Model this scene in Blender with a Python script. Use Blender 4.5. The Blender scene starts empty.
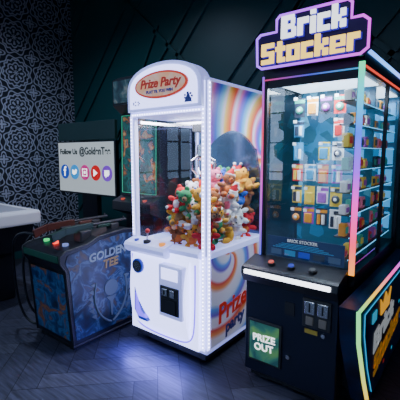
import bpy, bmesh, math, random
from mathutils import Vector, Matrix
random.seed(7)
S = bpy.context.scene
COL = S.collection

# ---------------- materials ----------------
def newmat(name):
    m = bpy.data.materials.new(name); m.use_nodes = True
    nt = m.node_tree; nt.nodes.clear()
    o = nt.nodes.new('ShaderNodeOutputMaterial')
    return m, nt, o
def pbr(name, col, rough=0.5, metal=0.0, emis=None, es=0.0, coat=0.0):
    m, nt, o = newmat(name)
    b = nt.nodes.new('ShaderNodeBsdfPrincipled')
    b.inputs['Base Color'].default_value = (*col, 1)
    b.inputs['Roughness'].default_value = rough
    b.inputs['Metallic'].default_value = metal
    b.inputs['Coat Weight'].default_value = coat
    if emis:
        b.inputs['Emission Color'].default_value = (*emis, 1)
        b.inputs['Emission Strength'].default_value = es
    nt.links.new(b.outputs[0], o.inputs[0])
    return m
def emit(name, col, s):
    return pbr(name, (0.3*col[0], 0.3*col[1], 0.3*col[2]), 0.4, 0, col, s)
def glassmat(name, tint=(1, 1, 1), base=0.05, rough=0.0):
    m, nt, o = newmat(name)
    t = nt.nodes.new('ShaderNodeBsdfTransparent'); t.inputs[0].default_value = (*tint, 1)
    g = nt.nodes.new('ShaderNodeBsdfGlossy'); g.inputs['Roughness'].default_value = rough
    f = nt.nodes.new('ShaderNodeLayerWeight'); f.inputs[0].default_value = 0.5
    p = nt.nodes.new('ShaderNodeMath'); p.operation = 'POWER'; p.inputs[1].default_value = 5.0
    nt.links.new(f.outputs['Facing'], p.inputs[0])
    a = nt.nodes.new('ShaderNodeMath'); a.operation = 'MULTIPLY_ADD'; a.inputs[1].default_value = 1-base; a.inputs[2].default_value = base; a.use_clamp = True
    nt.links.new(p.outputs[0], a.inputs[0])
    mx = nt.nodes.new('ShaderNodeMixShader')
    nt.links.new(a.outputs[0], mx.inputs[0]); nt.links.new(t.outputs[0], mx.inputs[1]); nt.links.new(g.outputs[0], mx.inputs[2])
    nt.links.new(mx.outputs[0], o.inputs[0])
    return m
def ramp(nt, stops, interp='LINEAR'):
    r = nt.nodes.new('ShaderNodeValToRGB'); cr = r.color_ramp; cr.interpolation = interp
    while len(cr.elements) > 1: cr.elements.remove(cr.elements[0])
    cr.elements[0].position = stops[0][0]; cr.elements[0].color = (*stops[0][1], 1)
    for p, c in stops[1:]:
        e = cr.elements.new(p); e.color = (*c, 1)
    return r
def artmat(name, stops, scale=3.0, dist=6.0, es=0.15, kind='wave', rough=0.35, interp='LINEAR', detail=5):
    m, nt, o = newmat(name)
    tc = nt.nodes.new('ShaderNodeTexCoord')
    if kind == 'cell':
        w = nt.nodes.new('ShaderNodeTexVoronoi'); w.inputs['Scale'].default_value = scale
        s_ = nt.nodes.new('ShaderNodeSeparateXYZ'); nt.links.new(w.outputs['Color'], s_.inputs[0]); out = s_.outputs[0]
    else:
        w = nt.nodes.new('ShaderNodeTexNoise'); w.inputs['Scale'].default_value = scale
        w.inputs['Detail'].default_value = detail; w.inputs['Distortion'].default_value = dist
        out = w.outputs['Fac']
    nt.links.new(tc.outputs['Object'], w.inputs['Vector'])
    r = ramp(nt, stops, interp); nt.links.new(out, r.inputs[0])
    b = nt.nodes.new('ShaderNodeBsdfPrincipled'); b.inputs['Roughness'].default_value = rough
    nt.links.new(r.outputs[0], b.inputs['Base Color'])
    nt.links.new(r.outputs[0], b.inputs['Emission Color']); b.inputs['Emission Strength'].default_value = es
    nt.links.new(b.outputs[0], o.inputs[0])
    return m
def spiralmat(name, cy, cz, stops, arms, tw, es):
    m, nt, o = newmat(name); N = nt.nodes; Lk = nt.links
    def mt(op, a, b=None):
        n = N.new('ShaderNodeMath'); n.operation = op
        for i, v in enumerate((a, b)):
            if v is None: continue
            if isinstance(v, (int, float)): n.inputs[i].default_value = v
            else: Lk.new(v, n.inputs[i])
        return n.outputs[0]
    tc = N.new('ShaderNodeTexCoord'); sp = N.new('ShaderNodeSeparateXYZ'); Lk.new(tc.outputs['Object'], sp.inputs[0])
    u = mt('SUBTRACT', sp.outputs[1], cy); v = mt('SUBTRACT', sp.outputs[2], cz)
    r = mt('SQRT', mt('ADD', mt('MULTIPLY', u, u), mt('MULTIPLY', v, v))); th = mt('ARCTAN2', v, u)
    f = mt('FRACT', mt('ADD', mt('ADD', mt('MULTIPLY', th, arms/(2*math.pi)), mt('MULTIPLY', r, tw)), 20.0))
    rp = ramp(nt, stops); Lk.new(f, rp.inputs[0])
    b = N.new('ShaderNodeBsdfPrincipled'); b.inputs['Roughness'].default_value = 0.35
    Lk.new(rp.outputs[0], b.inputs['Base Color']); Lk.new(rp.outputs[0], b.inputs['Emission Color']); b.inputs['Emission Strength'].default_value = es
    Lk.new(b.outputs[0], o.inputs[0]); return m
def rainbow(name, axis, stops, es):
    m, nt, o = newmat(name)
    tc = nt.nodes.new('ShaderNodeTexCoord'); sp = nt.nodes.new('ShaderNodeSeparateXYZ')
    nt.links.new(tc.outputs['Generated'], sp.inputs[0])
    r = ramp(nt, stops); nt.links.new(sp.outputs[axis], r.inputs[0])
    b = nt.nodes.new('ShaderNodeBsdfPrincipled')
    b.inputs['Base Color'].default_value = (0.02, 0.02, 0.02, 1)
    nt.links.new(r.outputs[0], b.inputs['Emission Color']); b.inputs['Emission Strength'].default_value = es
    nt.links.new(b.outputs[0], o.inputs[0])
    return m

M_black = pbr('black_laminate', (0.007, 0.008, 0.014), 0.35)
M_blackm = pbr('black_matte', (0.01, 0.01, 0.013), 0.6)
M_navy = pbr('navy_laminate', (0.006, 0.009, 0.028), 0.3)
M_dark = pbr('dark_grey_plastic', (0.03, 0.03, 0.035), 0.45)
M_chrome = pbr('chrome', (0.7, 0.7, 0.72), 0.2, 1.0)
M_white = pbr('white_plastic', (0.68, 0.70, 0.90), 0.3, emis=(0.32, 0.37, 1.0), es=0.85)  # emission put into the plastic itself to brighten the cabinet
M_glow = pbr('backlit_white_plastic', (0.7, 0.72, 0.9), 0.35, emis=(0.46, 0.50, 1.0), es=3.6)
M_violet = emit('violet_led', (0.15, 0.08, 1.0), 2.5)
M_led = emit('white_led', (0.72, 0.74, 1.0), 11.0)
M_leds = emit('led_diffuser', (0.42, 0.46, 1.0), 4.0)
M_bluelit = pbr('blue_inlay', (0.02, 0.03, 0.25), 0.3, emis=(0.03, 0.07, 0.8), es=0.45)
M_glass = glassmat('clear_glass', (0.95, 0.97, 0.98), 0.06)
M_glassb = glassmat('display_glass', (0.93, 0.96, 0.98), 0.16)
M_acr = glassmat('acrylic', (0.8, 0.9, 1.0), 0.08, 0.05)

# ---------------- geometry helpers ----------------
def empty(name, loc=(0, 0, 0)):
    e = bpy.data.objects.new(name, None); e.location = loc; e.empty_display_size = 0.1
    COL.objects.link(e); return e
def adopt(o, parent):
    if parent:
        o.parent = parent
        o.matrix_parent_inverse = Matrix.Translation(-Vector(parent.location))
ICO = {}
for sub in (1, 2):
    _b = bmesh.new(); bmesh.ops.create_icosphere(_b, subdivisions=sub, radius=1.0)
    _b.verts.index_update()
    ICO[sub] = ([v.co.copy() for v in _b.verts], [[v.index for v in f.verts] for f in _b.faces]); _b.free()
class MB:
    def __init__(s): s.bm = bmesh.new(); s.mats = []; s.rv = []; s.rf = []
    def mi(s, m):
        if m not in s.mats: s.mats.append(m)
        return s.mats.index(m)
    def raw(s, vs, fs, m, smooth):
        i = s.mi(m); o = len(s.rv); s.rv.extend(vs)
        for f in fs: s.rf.append(([o+k for k in f], i, smooth))
    def _tag(s, verts, m, smooth=False):
        i = s.mi(m)
        fs = set()
        for v in verts:
            for f in v.link_faces: fs.add(f)
        for f in fs: f.material_index = i; f.smooth = smooth
    def box(s, x0, x1, y0, y1, z0, z1, m, bev=0.0):
        if bev <= 0:
            V = [(x, y, z) for x in (min(x0, x1), max(x0, x1)) for y in (min(y0, y1), max(y0, y1)) for z in (min(z0, z1), max(z0, z1))]
            s.raw(V, [(0, 1, 3, 2), (4, 6, 7, 5), (0, 4, 5, 1), (2, 3, 7, 6), (0, 2, 6, 4), (1, 5, 7, 3)], m, False); return s
        r = bmesh.ops.create_cube(s.bm, size=1)
        c = Vector(((x0+x1)/2, (y0+y1)/2, (z0+z1)/2))
        mat = Matrix.Translation(c) @ Matrix.Diagonal((abs(x1-x0), abs(y1-y0), abs(z1-z0), 1))
        bmesh.ops.transform(s.bm, matrix=mat, verts=r['verts'])
        s._tag(r['verts'], m)
        es = list({e for v in r['verts'] for e in v.link_edges})
        rr = bmesh.ops.bevel(s.bm, geom=es, offset=bev, segments=3, profile=0.5, affect='EDGES')
        i = s.mi(m)
        for f in rr['faces']: f.material_index = i; f.smooth = True
        return s
    def ball(s, c, r, m, sc=(1, 1, 1), rot=None, sub=2):
        c = Vector(c); R = rot if rot else Matrix.Identity(3)
        V, F = ICO[sub]
        s.raw([c+R@Vector((v.x*sc[0]*r, v.y*sc[1]*r, v.z*sc[2]*r)) for v in V], F, m, True); return s
    def cyl(s, p0, p1, r, m, r2=None, n=20):
        p0, p1 = Vector(p0), Vector(p1); d = p1-p0; r2 = r if r2 is None else r2
        Q = d.to_track_quat('Z', 'Y').to_matrix()
        V = []
        for k in range(n):
            a = 2*math.pi*k/n; u = Q@Vector((math.cos(a), math.sin(a), 0))
            V.append(p0+u*r); V.append(p1+u*r2)
        s.raw(V, [(2*k, 2*((k+1) % n), 2*((k+1) % n)+1, 2*k+1) for k in range(n)], m, n > 8)
        s.raw([V[2*k] for k in range(n)], [list(range(n-1, -1, -1))], m, False)
        s.raw([V[2*k+1] for k in range(n)], [list(range(n))], m, False)
        return s
    def prism(s, pts, plane, d0, d1, m):
        def P(a, b, d):
            return (a, d, b) if plane == 'xz' else ((d, a, b) if plane == 'yz' else (a, b, d))
        va = [s.bm.verts.new(P(a, b, d0)) for a, b in pts]
        vb = [s.bm.verts.new(P(a, b, d1)) for a, b in pts]
        n = len(pts); fs = [s.bm.faces.new(va), s.bm.faces.new(list(reversed(vb)))]
        for i in range(n):
            fs.append(s.bm.faces.new((va[i], vb[i], vb[(i+1) % n], va[(i+1) % n])))
        i = s.mi(m)
        for f in fs: f.material_index = i
        bmesh.ops.recalc_face_normals(s.bm, faces=fs)
        return s
    def quad(s, ps, m): s.raw(ps, [(0, 1, 2, 3)], m, False); return s
    def pane_y(s, x0, x1, y, z0, z1, m): return s.quad([(x0, y, z0), (x1, y, z0), (x1, y, z1), (x0, y, z1)], m)
    def pane_x(s, x, y0, y1, z0, z1, m): return s.quad([(x, y0, z0), (x, y1, z0), (x, y1, z1), (x, y0, z1)], m)
    def done(s, name, parent=None):
        if s.rv:
            vs = [s.bm.verts.new(v) for v in s.rv]
            for f, i, sm in s.rf:
                q = s.bm.faces.new([vs[k] for k in f]); q.material_index = i; q.smooth = sm
        me = bpy.data.meshes.new(name); s.bm.to_mesh(me); s.bm.free()
        for m in s.mats: me.materials.append(m)
        o = bpy.data.objects.new(name, me); COL.objects.link(o); adopt(o, parent); return o
def tomesh(o, name, parent):
    dg = bpy.context.evaluated_depsgraph_get()
    me = bpy.data.meshes.new_from_object(o.evaluated_get(dg)); mw = o.matrix_world.copy()
    n = bpy.data.objects.new(name, me); COL.objects.link(n)
    bpy.data.objects.remove(o)
    me.transform(mw)
    adopt(n, parent); return n
def tube(name, pts, r, m, parent=None, cyclic=False, smooth=False, res=3):
    cu = bpy.data.curves.new(name+'_c', 'CURVE'); cu.dimensions = '3D'
    cu.bevel_depth = r; cu.bevel_resolution = res
    if smooth:
        sp = cu.splines.new('NURBS'); sp.points.add(len(pts)-1)
        for i, p in enumerate(pts): sp.points[i].co = (*p, 1)
        sp.order_u = 4; sp.use_endpoint_u = not cyclic
    else:
        sp = cu.splines.new('POLY'); sp.points.add(len(pts)-1)
        for i, p in enumerate(pts): sp.points[i].co = (*p, 1)
    sp.use_cyclic_u = cyclic; cu.use_fill_caps = True
    cu.materials.append(m)
    o = bpy.data.objects.new(name+'_t', cu); COL.objects.link(o)
    bpy.context.view_layer.update()
    return tomesh(o, name, parent)
def text(name, s, loc, size, m, parent=None, side='front', ext=0.002, bold=0.0, roll=0.0, shear=0.0, sx=1.0, align='CENTER'):
    cu = bpy.data.curves.new(name+'_f', 'FONT'); cu.body = s; cu.size = size; cu.extrude = ext
    cu.offset = bold; cu.align_x = align; cu.align_y = 'CENTER'; cu.shear = shear
    cu.materials.append(m)
    o = bpy.data.objects.new(name+'_t', cu); COL.objects.link(o)
    R = Matrix.Rotation(math.pi/2, 4, 'X') @ Matrix.Rotation(roll, 4, 'Z') @ Matrix.Diagonal((sx, 1, 1, 1))
    if side == 'right': R = Matrix.Rotation(math.pi/2, 4, 'Z') @ R
    o.matrix_world = Matrix.Translation(loc) @ R
    bpy.context.view_layer.update()
    return tomesh(o, name, parent)
def disc(mb, c, r, m, axis='y', th=0.004, n=28, sx=1.0):
    c = Vector(c); d = Vector((0, th, 0)) if axis == 'y' else (Vector((th, 0, 0)) if axis == 'x' else Vector((0, 0, th)))
    mb.cyl(c-d/2, c+d/2, r, m, n=n)
GL = {'B': (5, [(0, 2, 0, 5), (2, 4.4, 4, 5), (2, 4.4, 2, 3), (2, 4.4, 0, 1), (3.4, 4.6, 3, 4.2), (3.6, 5, 0.2, 2.2)]),
      'r': (3.6, [(0, 1.7, 0, 3.8), (1.7, 3.6, 2.5, 3.8)]), 'i': (1.7, [(0, 1.7, 0, 3.6), (0, 1.7, 4.1, 5)]),
      'c': (3.8, [(0, 1.5, 0, 3.8), (1.5, 3.8, 2.7, 3.8), (1.5, 3.8, 0, 1.1)]),
      'k': (4.2, [(0, 1.7, 0, 5), (1.7, 2.7, 1.4, 2.6), (2.5, 4.1, 2.3, 3.8), (2.5, 4.2, 0, 1.6)]),
      'S': (4.6, [(0, 4.6, 3.9, 5), (0, 1.6, 2.0, 4.2), (0, 4.6, 2.0, 3.0), (3.0, 4.6, 0.8, 2.4), (0, 4.6, 0, 1.1)]),
      't': (3.4, [(0.7, 2.3, 0, 5), (0, 3.4, 2.7, 3.8), (2.0, 3.4, 0, 1.1)]),
      'o': (4.4, [(0, 1.5, 0, 3.8), (2.9, 4.4, 0, 3.8), (0, 4.4, 2.8, 3.8), (0, 4.4, 0, 1.0)]),
      'e': (4.4, [(0, 1.5, 0, 3.8), (0, 4.4, 3.0, 3.8), (3.1, 4.4, 1.5, 3.8), (1.3, 4.4, 1.4, 2.1), (0, 4.4, 0, 0.8)])}
def blocktext(s):
    cells = []; x = 0
    for ch in s:
        w, g = GL[ch]
        for (a, b, c, d) in g: cells.append((x+a, x+b, c, d))
        x += w+0.55
    return cells, x-0.55

XL, YB, YF, XR, ZC = -5.11, 3.4, -3.4, 2.4, 3.7
# ================= ROOM =================
woods = []
for i, c in enumerate([(0.062, 0.064, 0.098), (0.052, 0.054, 0.086), (0.074, 0.075, 0.112), (0.044, 0.046, 0.076)]):
    m, nt, o = newmat('wood_plank_%d' % i)
    tc = nt.nodes.new('ShaderNodeTexCoord'); nz = nt.nodes.new('ShaderNodeTexNoise')
    mp = nt.nodes.new('ShaderNodeMapping'); mp.inputs['Rotation'].default_value = (0, 0, math.radians(45 if i % 2 else -45)); mp.inputs['Scale'].default_value = (3, 30, 1)
    nt.links.new(tc.outputs['Object'], mp.inputs[0]); nt.links.new(mp.outputs[0], nz.inputs['Vector']); nz.inputs['Scale'].default_value = 2
    r = ramp(nt, [(0.3, tuple(x*0.55 for x in c)), (0.7, tuple(x*1.4 for x in c))])
    nt.links.new(nz.outputs[0], r.inputs[0])
    b = nt.nodes.new('ShaderNodeBsdfPrincipled'); b.inputs['Roughness'].default_value = 0.38+0.04*i
    nt.links.new(r.outputs[0], b.inputs['Base Color']); nt.links.new(b.outputs[0], o.inputs[0]); woods.append(m)
mb = MB()
W, L = 0.15, 0.75
ca, sa = math.cos(math.radians(45)), math.sin(math.radians(45))
def addpl(x0, y0, x1, y1, kind):
    g = 0.002
    ps = [(x0+g, y0+g), (x1-g, y0+g), (x1-g, y1-g), (x0+g, y1-g)]
    q = [(a*ca-b*sa, a*sa+b*ca) for a, b in ps]
    if all(XL < a < XR and YF < b < YB for a, b in q):
        mb.quad([(a, b, 0.0) for a, b in q], woods[random.choice([0, 2]) + kind])
for k in range(-90, 91):
    for j in range(-14, 15):
        ox, oy = k*W+j*L, k*W-j*L
        if abs(ox)+abs(oy) > 14: continue
        addpl(ox, oy, ox+L, oy+W, 0)
        addpl(ox+L, oy+W-L, ox+L+W, oy+W, 1)
M_gap = pbr('plank_gap', (0.012, 0.012, 0.020), 0.6)
mb.box(XL, XR, YF, YB, -0.1, -0.0015, M_gap)
mb.done('floor')
MB().box(XL, XR, YF, YB, ZC, ZC+0.1, pbr('ceiling_paint', (0.03, 0.035, 0.04), 0.8)).done('ceiling')

M_teal = pbr('teal_wall_paint', (0.009, 0.062, 0.066), 0.42)
MB().box(XL-0.1, XR+0.1, YB, YB+0.1, 0, ZC, M_teal).done('wall_back')
mb = MB()
def strip(xa, za, xb, zb, w=0.045, d=0.028):
    dx, dz = xb-xa, zb-za; l = math.hypot(dx, dz); nx, nz = -dz/l*w/2, dx/l*w/2
    mb.prism([(xa+nx, za+nz), (xb+nx, zb+nz), (xb-nx, zb-nz), (xa-nx, za-nz)], 'xz', YB-d, YB-0.0005, M_teal)
def clipstrip(xa, za, ang, length):
    xb, zb = xa+length*math.cos(ang), za+length*math.sin(ang)
    t0, t1 = 0.0, 1.0
    for p, dlt, lo, hi in ((xa, xb-xa, XL+0.03, XR-0.03), (za, zb-za, 0.16, ZC-0.03)):
        if abs(dlt) < 1e-9: continue
        a, b = (lo-p)/dlt, (hi-p)/dlt
        t0, t1 = max(t0, min(a, b)), min(t1, max(a, b))
    if t1-t0 > 0.02:
        strip(xa+(xb-xa)*t0, za+(zb-za)*t0, xa+(xb-xa)*t1, za+(zb-za)*t1)
for i in range(8):
    x = -8.2+1.3*i
    clipstrip(x, 0.0, math.radians(48), 6)
    clipstrip(x+0.28, 0.0, math.radians(48), 6)
for i in range(5):
    x = -4.2+1.9*i
    clipstrip(x, ZC, math.radians(-42), 2.6)
    clipstrip(x+0.9, 3.0, math.radians(180+60), 2.2)
mb.done('trim_1')
MB().box(XL+0.02, XR-0.02, YB-0.02, YB-0.0005, 0, 0.14, M_teal).done('baseboard_back')

m, nt, o = newmat('patterned_tile')
N = nt.nodes; Lk = nt.links
def math_(op, a, b=None, c=None):
    n = N.new('ShaderNodeMath'); n.operation = op
    for i, v in enumerate((a, b, c)):
        if v is None: continue
        if isinstance(v, (int, float)): n.inputs[i].default_value = v
        else: Lk.new(v, n.inputs[i])
    return n.outputs[0]
tc = N.new('ShaderNodeTexCoord'); sp = N.new('ShaderNodeSeparateXYZ'); Lk.new(tc.outputs['Object'], sp.inputs[0])
T = 0.46
def polar(off):
    u = math_('SUBTRACT', math_('FRACT', math_('ADD', math_('DIVIDE', sp.outputs[1], T), off)), 0.5)
    v = math_('SUBTRACT', math_('FRACT', math_('ADD', math_('DIVIDE', sp.outputs[2], T), off)), 0.5)
    r = math_('SQRT', math_('ADD', math_('MULTIPLY', u, u), math_('MULTIPLY', v, v)))
    th = math_('ARCTAN2', v, u)
    return r, th
def cosn(th, n): return math_('COSINE', math_('MULTIPLY', th, float(n)))
def band(x, lo, hi): return math_('MULTIPLY', math_('GREATER_THAN', x, lo), math_('LESS_THAN', x, hi))
def union(*a):
    r = a[0]
    for x in a[1:]: r = math_('MAXIMUM', r, x)
    return r
r, th = polar(10.0)
star = math_('ADD', r, math_('MULTIPLY', cosn(th, 8), -0.035))
petal = math_('MULTIPLY', math_('GREATER_THAN', cosn(th, 8), 0.15), band(r, 0.11, 0.215))
pring = math_('ADD', r, math_('MULTIPLY', math_('ABSOLUTE', cosn(th, 4)), -0.06))
A = union(math_('LESS_THAN', star, 0.06), petal, band(pring, 0.205, 0.245), band(math_('ADD', r, math_('MULTIPLY', cosn(th, 16), 0.02)), 0.345, 0.39), band(math_('ADD', r, math_('MULTIPLY', cosn(th, 8), 0.045)), 0.435, 0.475))
r2, th2 = polar(10.5)
B = union(math_('LESS_THAN', math_('ADD', r2, math_('MULTIPLY', cosn(th2, 4), -0.05)), 0.085), band(math_('ADD', r2, math_('MULTIPLY', cosn(th2, 4), -0.055)), 0.135, 0.18))
pat = union(A, B)
rr = ramp(nt, [(0.0, (0.008, 0.012, 0.022)), (1.0, (0.44, 0.45, 0.55))]); Lk.new(pat, rr.inputs[0])
b = N.new('ShaderNodeBsdfPrincipled'); b.inputs['Roughness'].default_value = 0.5
Lk.new(rr.outputs[0], b.inputs['Base Color']); Lk.new(b.outputs[0], o.inputs[0])
M_tile = m

def wall_open(name, along, fixed0, fixed1, a0, a1, openings, mat):
    mb = MB()
    def bx(p0, p1, z0, z1):
        if p1-p0 < 1e-4 or z1-z0 < 1e-4: return
        if along == 'x': mb.box(p0, p1, fixed0, fixed1, z0, z1, mat)
        else: mb.box(fixed0, fixed1, p0, p1, z0, z1, mat)
    cur = a0
    for (p0, p1, z0, z1) in openings:
        bx(cur, p0, 0, ZC); bx(p0, p1, 0, z0); bx(p0, p1, z1, ZC); cur = p1
    bx(cur, a1, 0, ZC)
    mb.done(name)
M_plain = pbr('dark_wall_paint', (0.03, 0.045, 0.06), 0.6)
wl = [(-3.0, -1.7, 0.5, 2.9), (-1.4, -0.1, 0.5, 2.9)]
wf = [(-4.8, -3.6, 0.4, 3.0), (-3.3, -2.1, 0.4, 3.0), (-1.8, -0.6, 0.4, 3.0), (-0.3, 0.9, 0.4, 3.0)]
wall_open('wall_left', 'y', XL-0.1, XL, YF, YB, wl, M_tile)
wall_open('wall_front', 'x', YF-0.1, YF, XL, XR, wf, M_plain)
wall_open('wall_right', 'y', XR, XR+0.1, YF, YB, [], M_plain)
MB().box(XL+0.0005, XL+0.02, YF+0.02, YB-0.03, 0, 0.14, M_teal).done('baseboard_left')
M_frame = pbr('window_frame_paint', (0.05, 0.05, 0.055), 0.4)
wi = 1
for along, lst in (('x', wf), ('y', wl)):
    for (p0, p1, z0, z1) in lst:
        mb = MB(); t = 0.035
        def bx(a0, a1, c0, c1):
            if along == 'x': mb.box(a0, a1, YF-0.07, YF-0.02, c0, c1, M_frame)
            else: mb.box(XL-0.07, XL-0.02, a0, a1, c0, c1, M_frame)
        bx(p0, p0+t, z0, z1); bx(p1-t, p1, z0, z1); bx(p0, p1, z0, z0+t); bx(p0, p1, z1-t, z1)
        for k in (1, 2): bx(p0+(p1-p0)*k/3-0.015, p0+(p1-p0)*k/3+0.015, z0, z1)
        for k in (1, 2, 3): bx(p0, p1, z0+(z1-z0)*k/4-0.015, z0+(z1-z0)*k/4+0.015)
        mb.done('window_%d' % wi); wi += 1
MB().box(-16, 10, -16, YF-0.12, -0.3, -0.1, pbr('lawn', (0.08, 0.12, 0.05), 0.9)).done('ground_outside')
M_leaf = [pbr('leaf_%d' % i, c, 0.8) for i, c in enumerate([(0.05, 0.12, 0.03), (0.08, 0.17, 0.05), (0.03, 0.08, 0.03)])]
M_bark = pbr('bark', (0.06, 0.04, 0.03), 0.9)
for i, (tx, ty) in enumerate([(-8.5, -8), (-5.2, -9), (-2.6, -8), (0.4, -9.5), (3.4, -8)]):
    mb = MB(); mb.cyl((tx, ty, -0.12), (tx, ty, 2.2), 0.13, M_bark, r2=0.08)
    for k in range(26):
        a = random.random()*6.28; rr_ = random.random()*1.1
        mb.ball((tx+rr_*math.cos(a), ty+rr_*math.sin(a), 1.4+random.random()*2.0), 0.22+0.25*random.random(), random.choice(M_leaf), sub=1)
    mb.done('tree' if i == 0 else 'tree.%03d' % i)

# ================= CLAW MACHINE =================
CX0, CX1, CY0, CY1 = -2.115, -1.41, 1.87, 2.68
claw = empty('claw_machine', ((CX0+CX1)/2, (CY0+CY1)/2, 0))
mb = MB()
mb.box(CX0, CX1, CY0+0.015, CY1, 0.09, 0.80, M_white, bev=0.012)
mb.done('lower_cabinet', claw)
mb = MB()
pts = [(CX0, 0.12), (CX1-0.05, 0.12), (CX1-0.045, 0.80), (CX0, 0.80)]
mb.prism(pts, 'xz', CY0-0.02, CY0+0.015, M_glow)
n = 14
pr = []
for i in range(n+1):
    t = i/n; pr.append((CY0-0.02-0.055*math.sin(math.pi*t)**0.7, 0.16+0.58*t))
mb.prism([(CY0-0.01, 0.16)]+pr+[(CY0-0.01, 0.74)], 'yz', CX0+0.045, CX1-0.12, M_glow)
mb.done('front_panel', claw)
mb = MB()
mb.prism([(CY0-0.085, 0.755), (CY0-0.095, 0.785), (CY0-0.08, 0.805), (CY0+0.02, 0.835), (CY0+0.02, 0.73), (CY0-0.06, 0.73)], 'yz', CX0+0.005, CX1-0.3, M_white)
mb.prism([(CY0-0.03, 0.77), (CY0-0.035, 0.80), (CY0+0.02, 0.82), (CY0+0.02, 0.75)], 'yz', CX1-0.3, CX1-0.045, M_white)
jx, jy = CX0+0.2, CY0-0.04
mb.cyl((jx, jy, 0.81), (jx, jy, 0.83), 0.028, M_dark); mb.cyl((jx, jy, 0.83), (jx+0.005, jy, 0.89), 0.006, M_chrome); mb.ball((jx+0.005, jy, 0.90), 0.018, pbr('joystick_red', (0.7, 0.03, 0.03), 0.3))
mb.cyl((jx+0.15, jy, 0.81), (jx+0.15, jy, 0.832), 0.024, emit('button_amber', (1.0, 0.35, 0.05), 1.2))
mb.cyl((jx-0.11, jy, 0.81), (jx-0.11, jy, 0.828), 0.018, M_bluelit)
mb.done('control_deck', claw)
yf = CY0-0.08
mb = MB()
sx_ = CX0+0.14
mb.cyl((sx_, yf+0.01, 0.64), (sx_, yf-0.008, 0.64), 0.054, M_bluelit, n=32)
mb.cyl((sx_, yf-0.004, 0.64), (sx_, yf-0.013, 0.64), 0.042, M_dark, n=32)
for a in range(8):
    for rr_ in (0.014, 0.027):
        mb.ball((sx_+rr_*math.cos(a*0.785), yf-0.014, 0.64+rr_*math.sin(a*0.785)), 0.004, M_chrome, sub=1)
mb.done('speaker', claw)
mb = MB()
px0, px1 = CX1-0.325, CX1-0.155
mb.box(px0-0.02, px1+0.02, yf-0.015, yf+0.06, 0.33, 0.70, M_white, bev=0.01)
mb.box(px0, px1, yf-0.022, yf+0.0, 0.36, 0.555, M_dark, bev=0.004)
mb.box(px0+0.02, px1-0.02, yf-0.03, yf-0.01, 0.375, 0.47, M_blackm)
mb.box(px0+0.03, px0+0.075, yf-0.034, yf-0.01, 0.49, 0.54, M_chrome, bev=0.003)
mb.box(px1-0.07, px1-0.03, yf-0.034, yf-0.01, 0.49, 0.54, M_chrome, bev=0.003)
mb.box(px0+0.045, px0+0.055, yf-0.037, yf-0.02, 0.50, 0.53, M_black)
mb.box(px0+0.01, px1-0.01, yf-0.02, yf-0.01, 0.60, 0.68, M_glow, bev=0.004)
mb.done('coin_door', claw)
inl = [(CX0+0.10, yf+0.006, 0.47), (CX0+0.12, yf-0.002, 0.40), (CX0+0.18, yf+0.0, 0.30), (CX0+0.23, yf+0.01, 0.235), (CX0+0.14, yf+0.01, 0.235), (CX0+0.095, yf+0.0, 0.30)]
mb = MB()
mb.prism([(x, z) for x, y, z in inl], 'xz', yf-0.001, yf+0.03, M_bluelit)
mb.prism([(x+0.012*(1 if x < CX0+0.13 else -1), 0.33+(z-0.33)*0.75) for x, y, z in inl], 'xz', yf-0.004, yf+0.03, M_violet)
mb.done('panel_inlay', claw)
tube('panel_outline', [(CX0+0.02, CY0-0.022, 0.70), (CX0+0.02, CY0-0.024, 0.35), (CX0+0.03, CY0-0.024, 0.2), (CX0+0.12, CY0-0.03, 0.142), (CX1-0.2, CY0-0.03, 0.142), (CX1-0.09, CY0-0.025, 0.17), (CX1-0.075, CY0-0.022, 0.3), (CX1-0.075, CY0-0.022, 0.72)], 0.006, M_violet, claw, smooth=True)
mb = MB()
mb.box(CX0+0.02, CX1-0.02, CY0+0.02, CY1-0.03, 0.05, 0.09, M_dark)
for x in (CX0+0.08, CX1-0.08):
    for y in (CY0+0.08, CY1-0.08):
        mb.cyl((x-0.015, y, 0.028), (x+0.015, y, 0.028), 0.028, M_black)
        mb.box(x-0.022, x+0.022, y-0.012, y+0.02, 0.03, 0.07, M_dark)
mb.done('caster_base', claw)
mb = MB()
pw = 0.042
for x in (CX0, CX1-pw):
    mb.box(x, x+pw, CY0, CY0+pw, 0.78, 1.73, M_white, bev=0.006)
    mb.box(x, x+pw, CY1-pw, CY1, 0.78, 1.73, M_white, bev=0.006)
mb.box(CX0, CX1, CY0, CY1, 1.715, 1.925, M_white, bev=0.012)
mb.box(CX0+0.02, CX1-0.02, CY0+0.02, CY1-0.02, 0.79, 0.805, M_white)
mb.done('frame', claw)
MB().box(CX0+0.03, CX1-0.03, CY1-0.06, CY1-0.045, 0.80, 1.715, pbr('mirror_back', (0.12, 0.17, 0.26), 0.16, 0.9)).done('rear_panel', claw)
mb = MB()
def ledline(p0, p1, n, w):
    p0, p1 = Vector(p0), Vector(p1)
    for i in range(n):
        mb.ball(p0.lerp(p1, (i+0.5)/n), w, M_led, sub=1)
mb.box(CX1-0.034, CX1-0.010, CY0-0.006, CY0+0.004, 0.13, 1.90, M_leds)
mb.box(CX1-0.003, CX1+0.006, CY0+0.012, CY0+0.036, 0.13, 1.90, M_leds)
ledline((CX1-0.022, CY0-0.006, 0.14), (CX1-0.022, CY0-0.006, 1.90), 66, 0.0055)
ledline((CX1+0.006, CY0+0.024, 0.14), (CX1+0.006, CY0+0.024, 1.90), 66, 0.0055)
mb.box(CX0+0.010, CX0+0.030, CY0-0.006, CY0+0.004, 0.84, 1.72, M_leds)
ledline((CX0+0.02, CY0-0.006, 0.85), (CX0+0.02, CY0-0.006, 1.71), 34, 0.005)
mb.box(CX0+0.02, CX1-0.04, CY0-0.008, CY0+0.002, 1.718, 1.736, M_leds)
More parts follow.
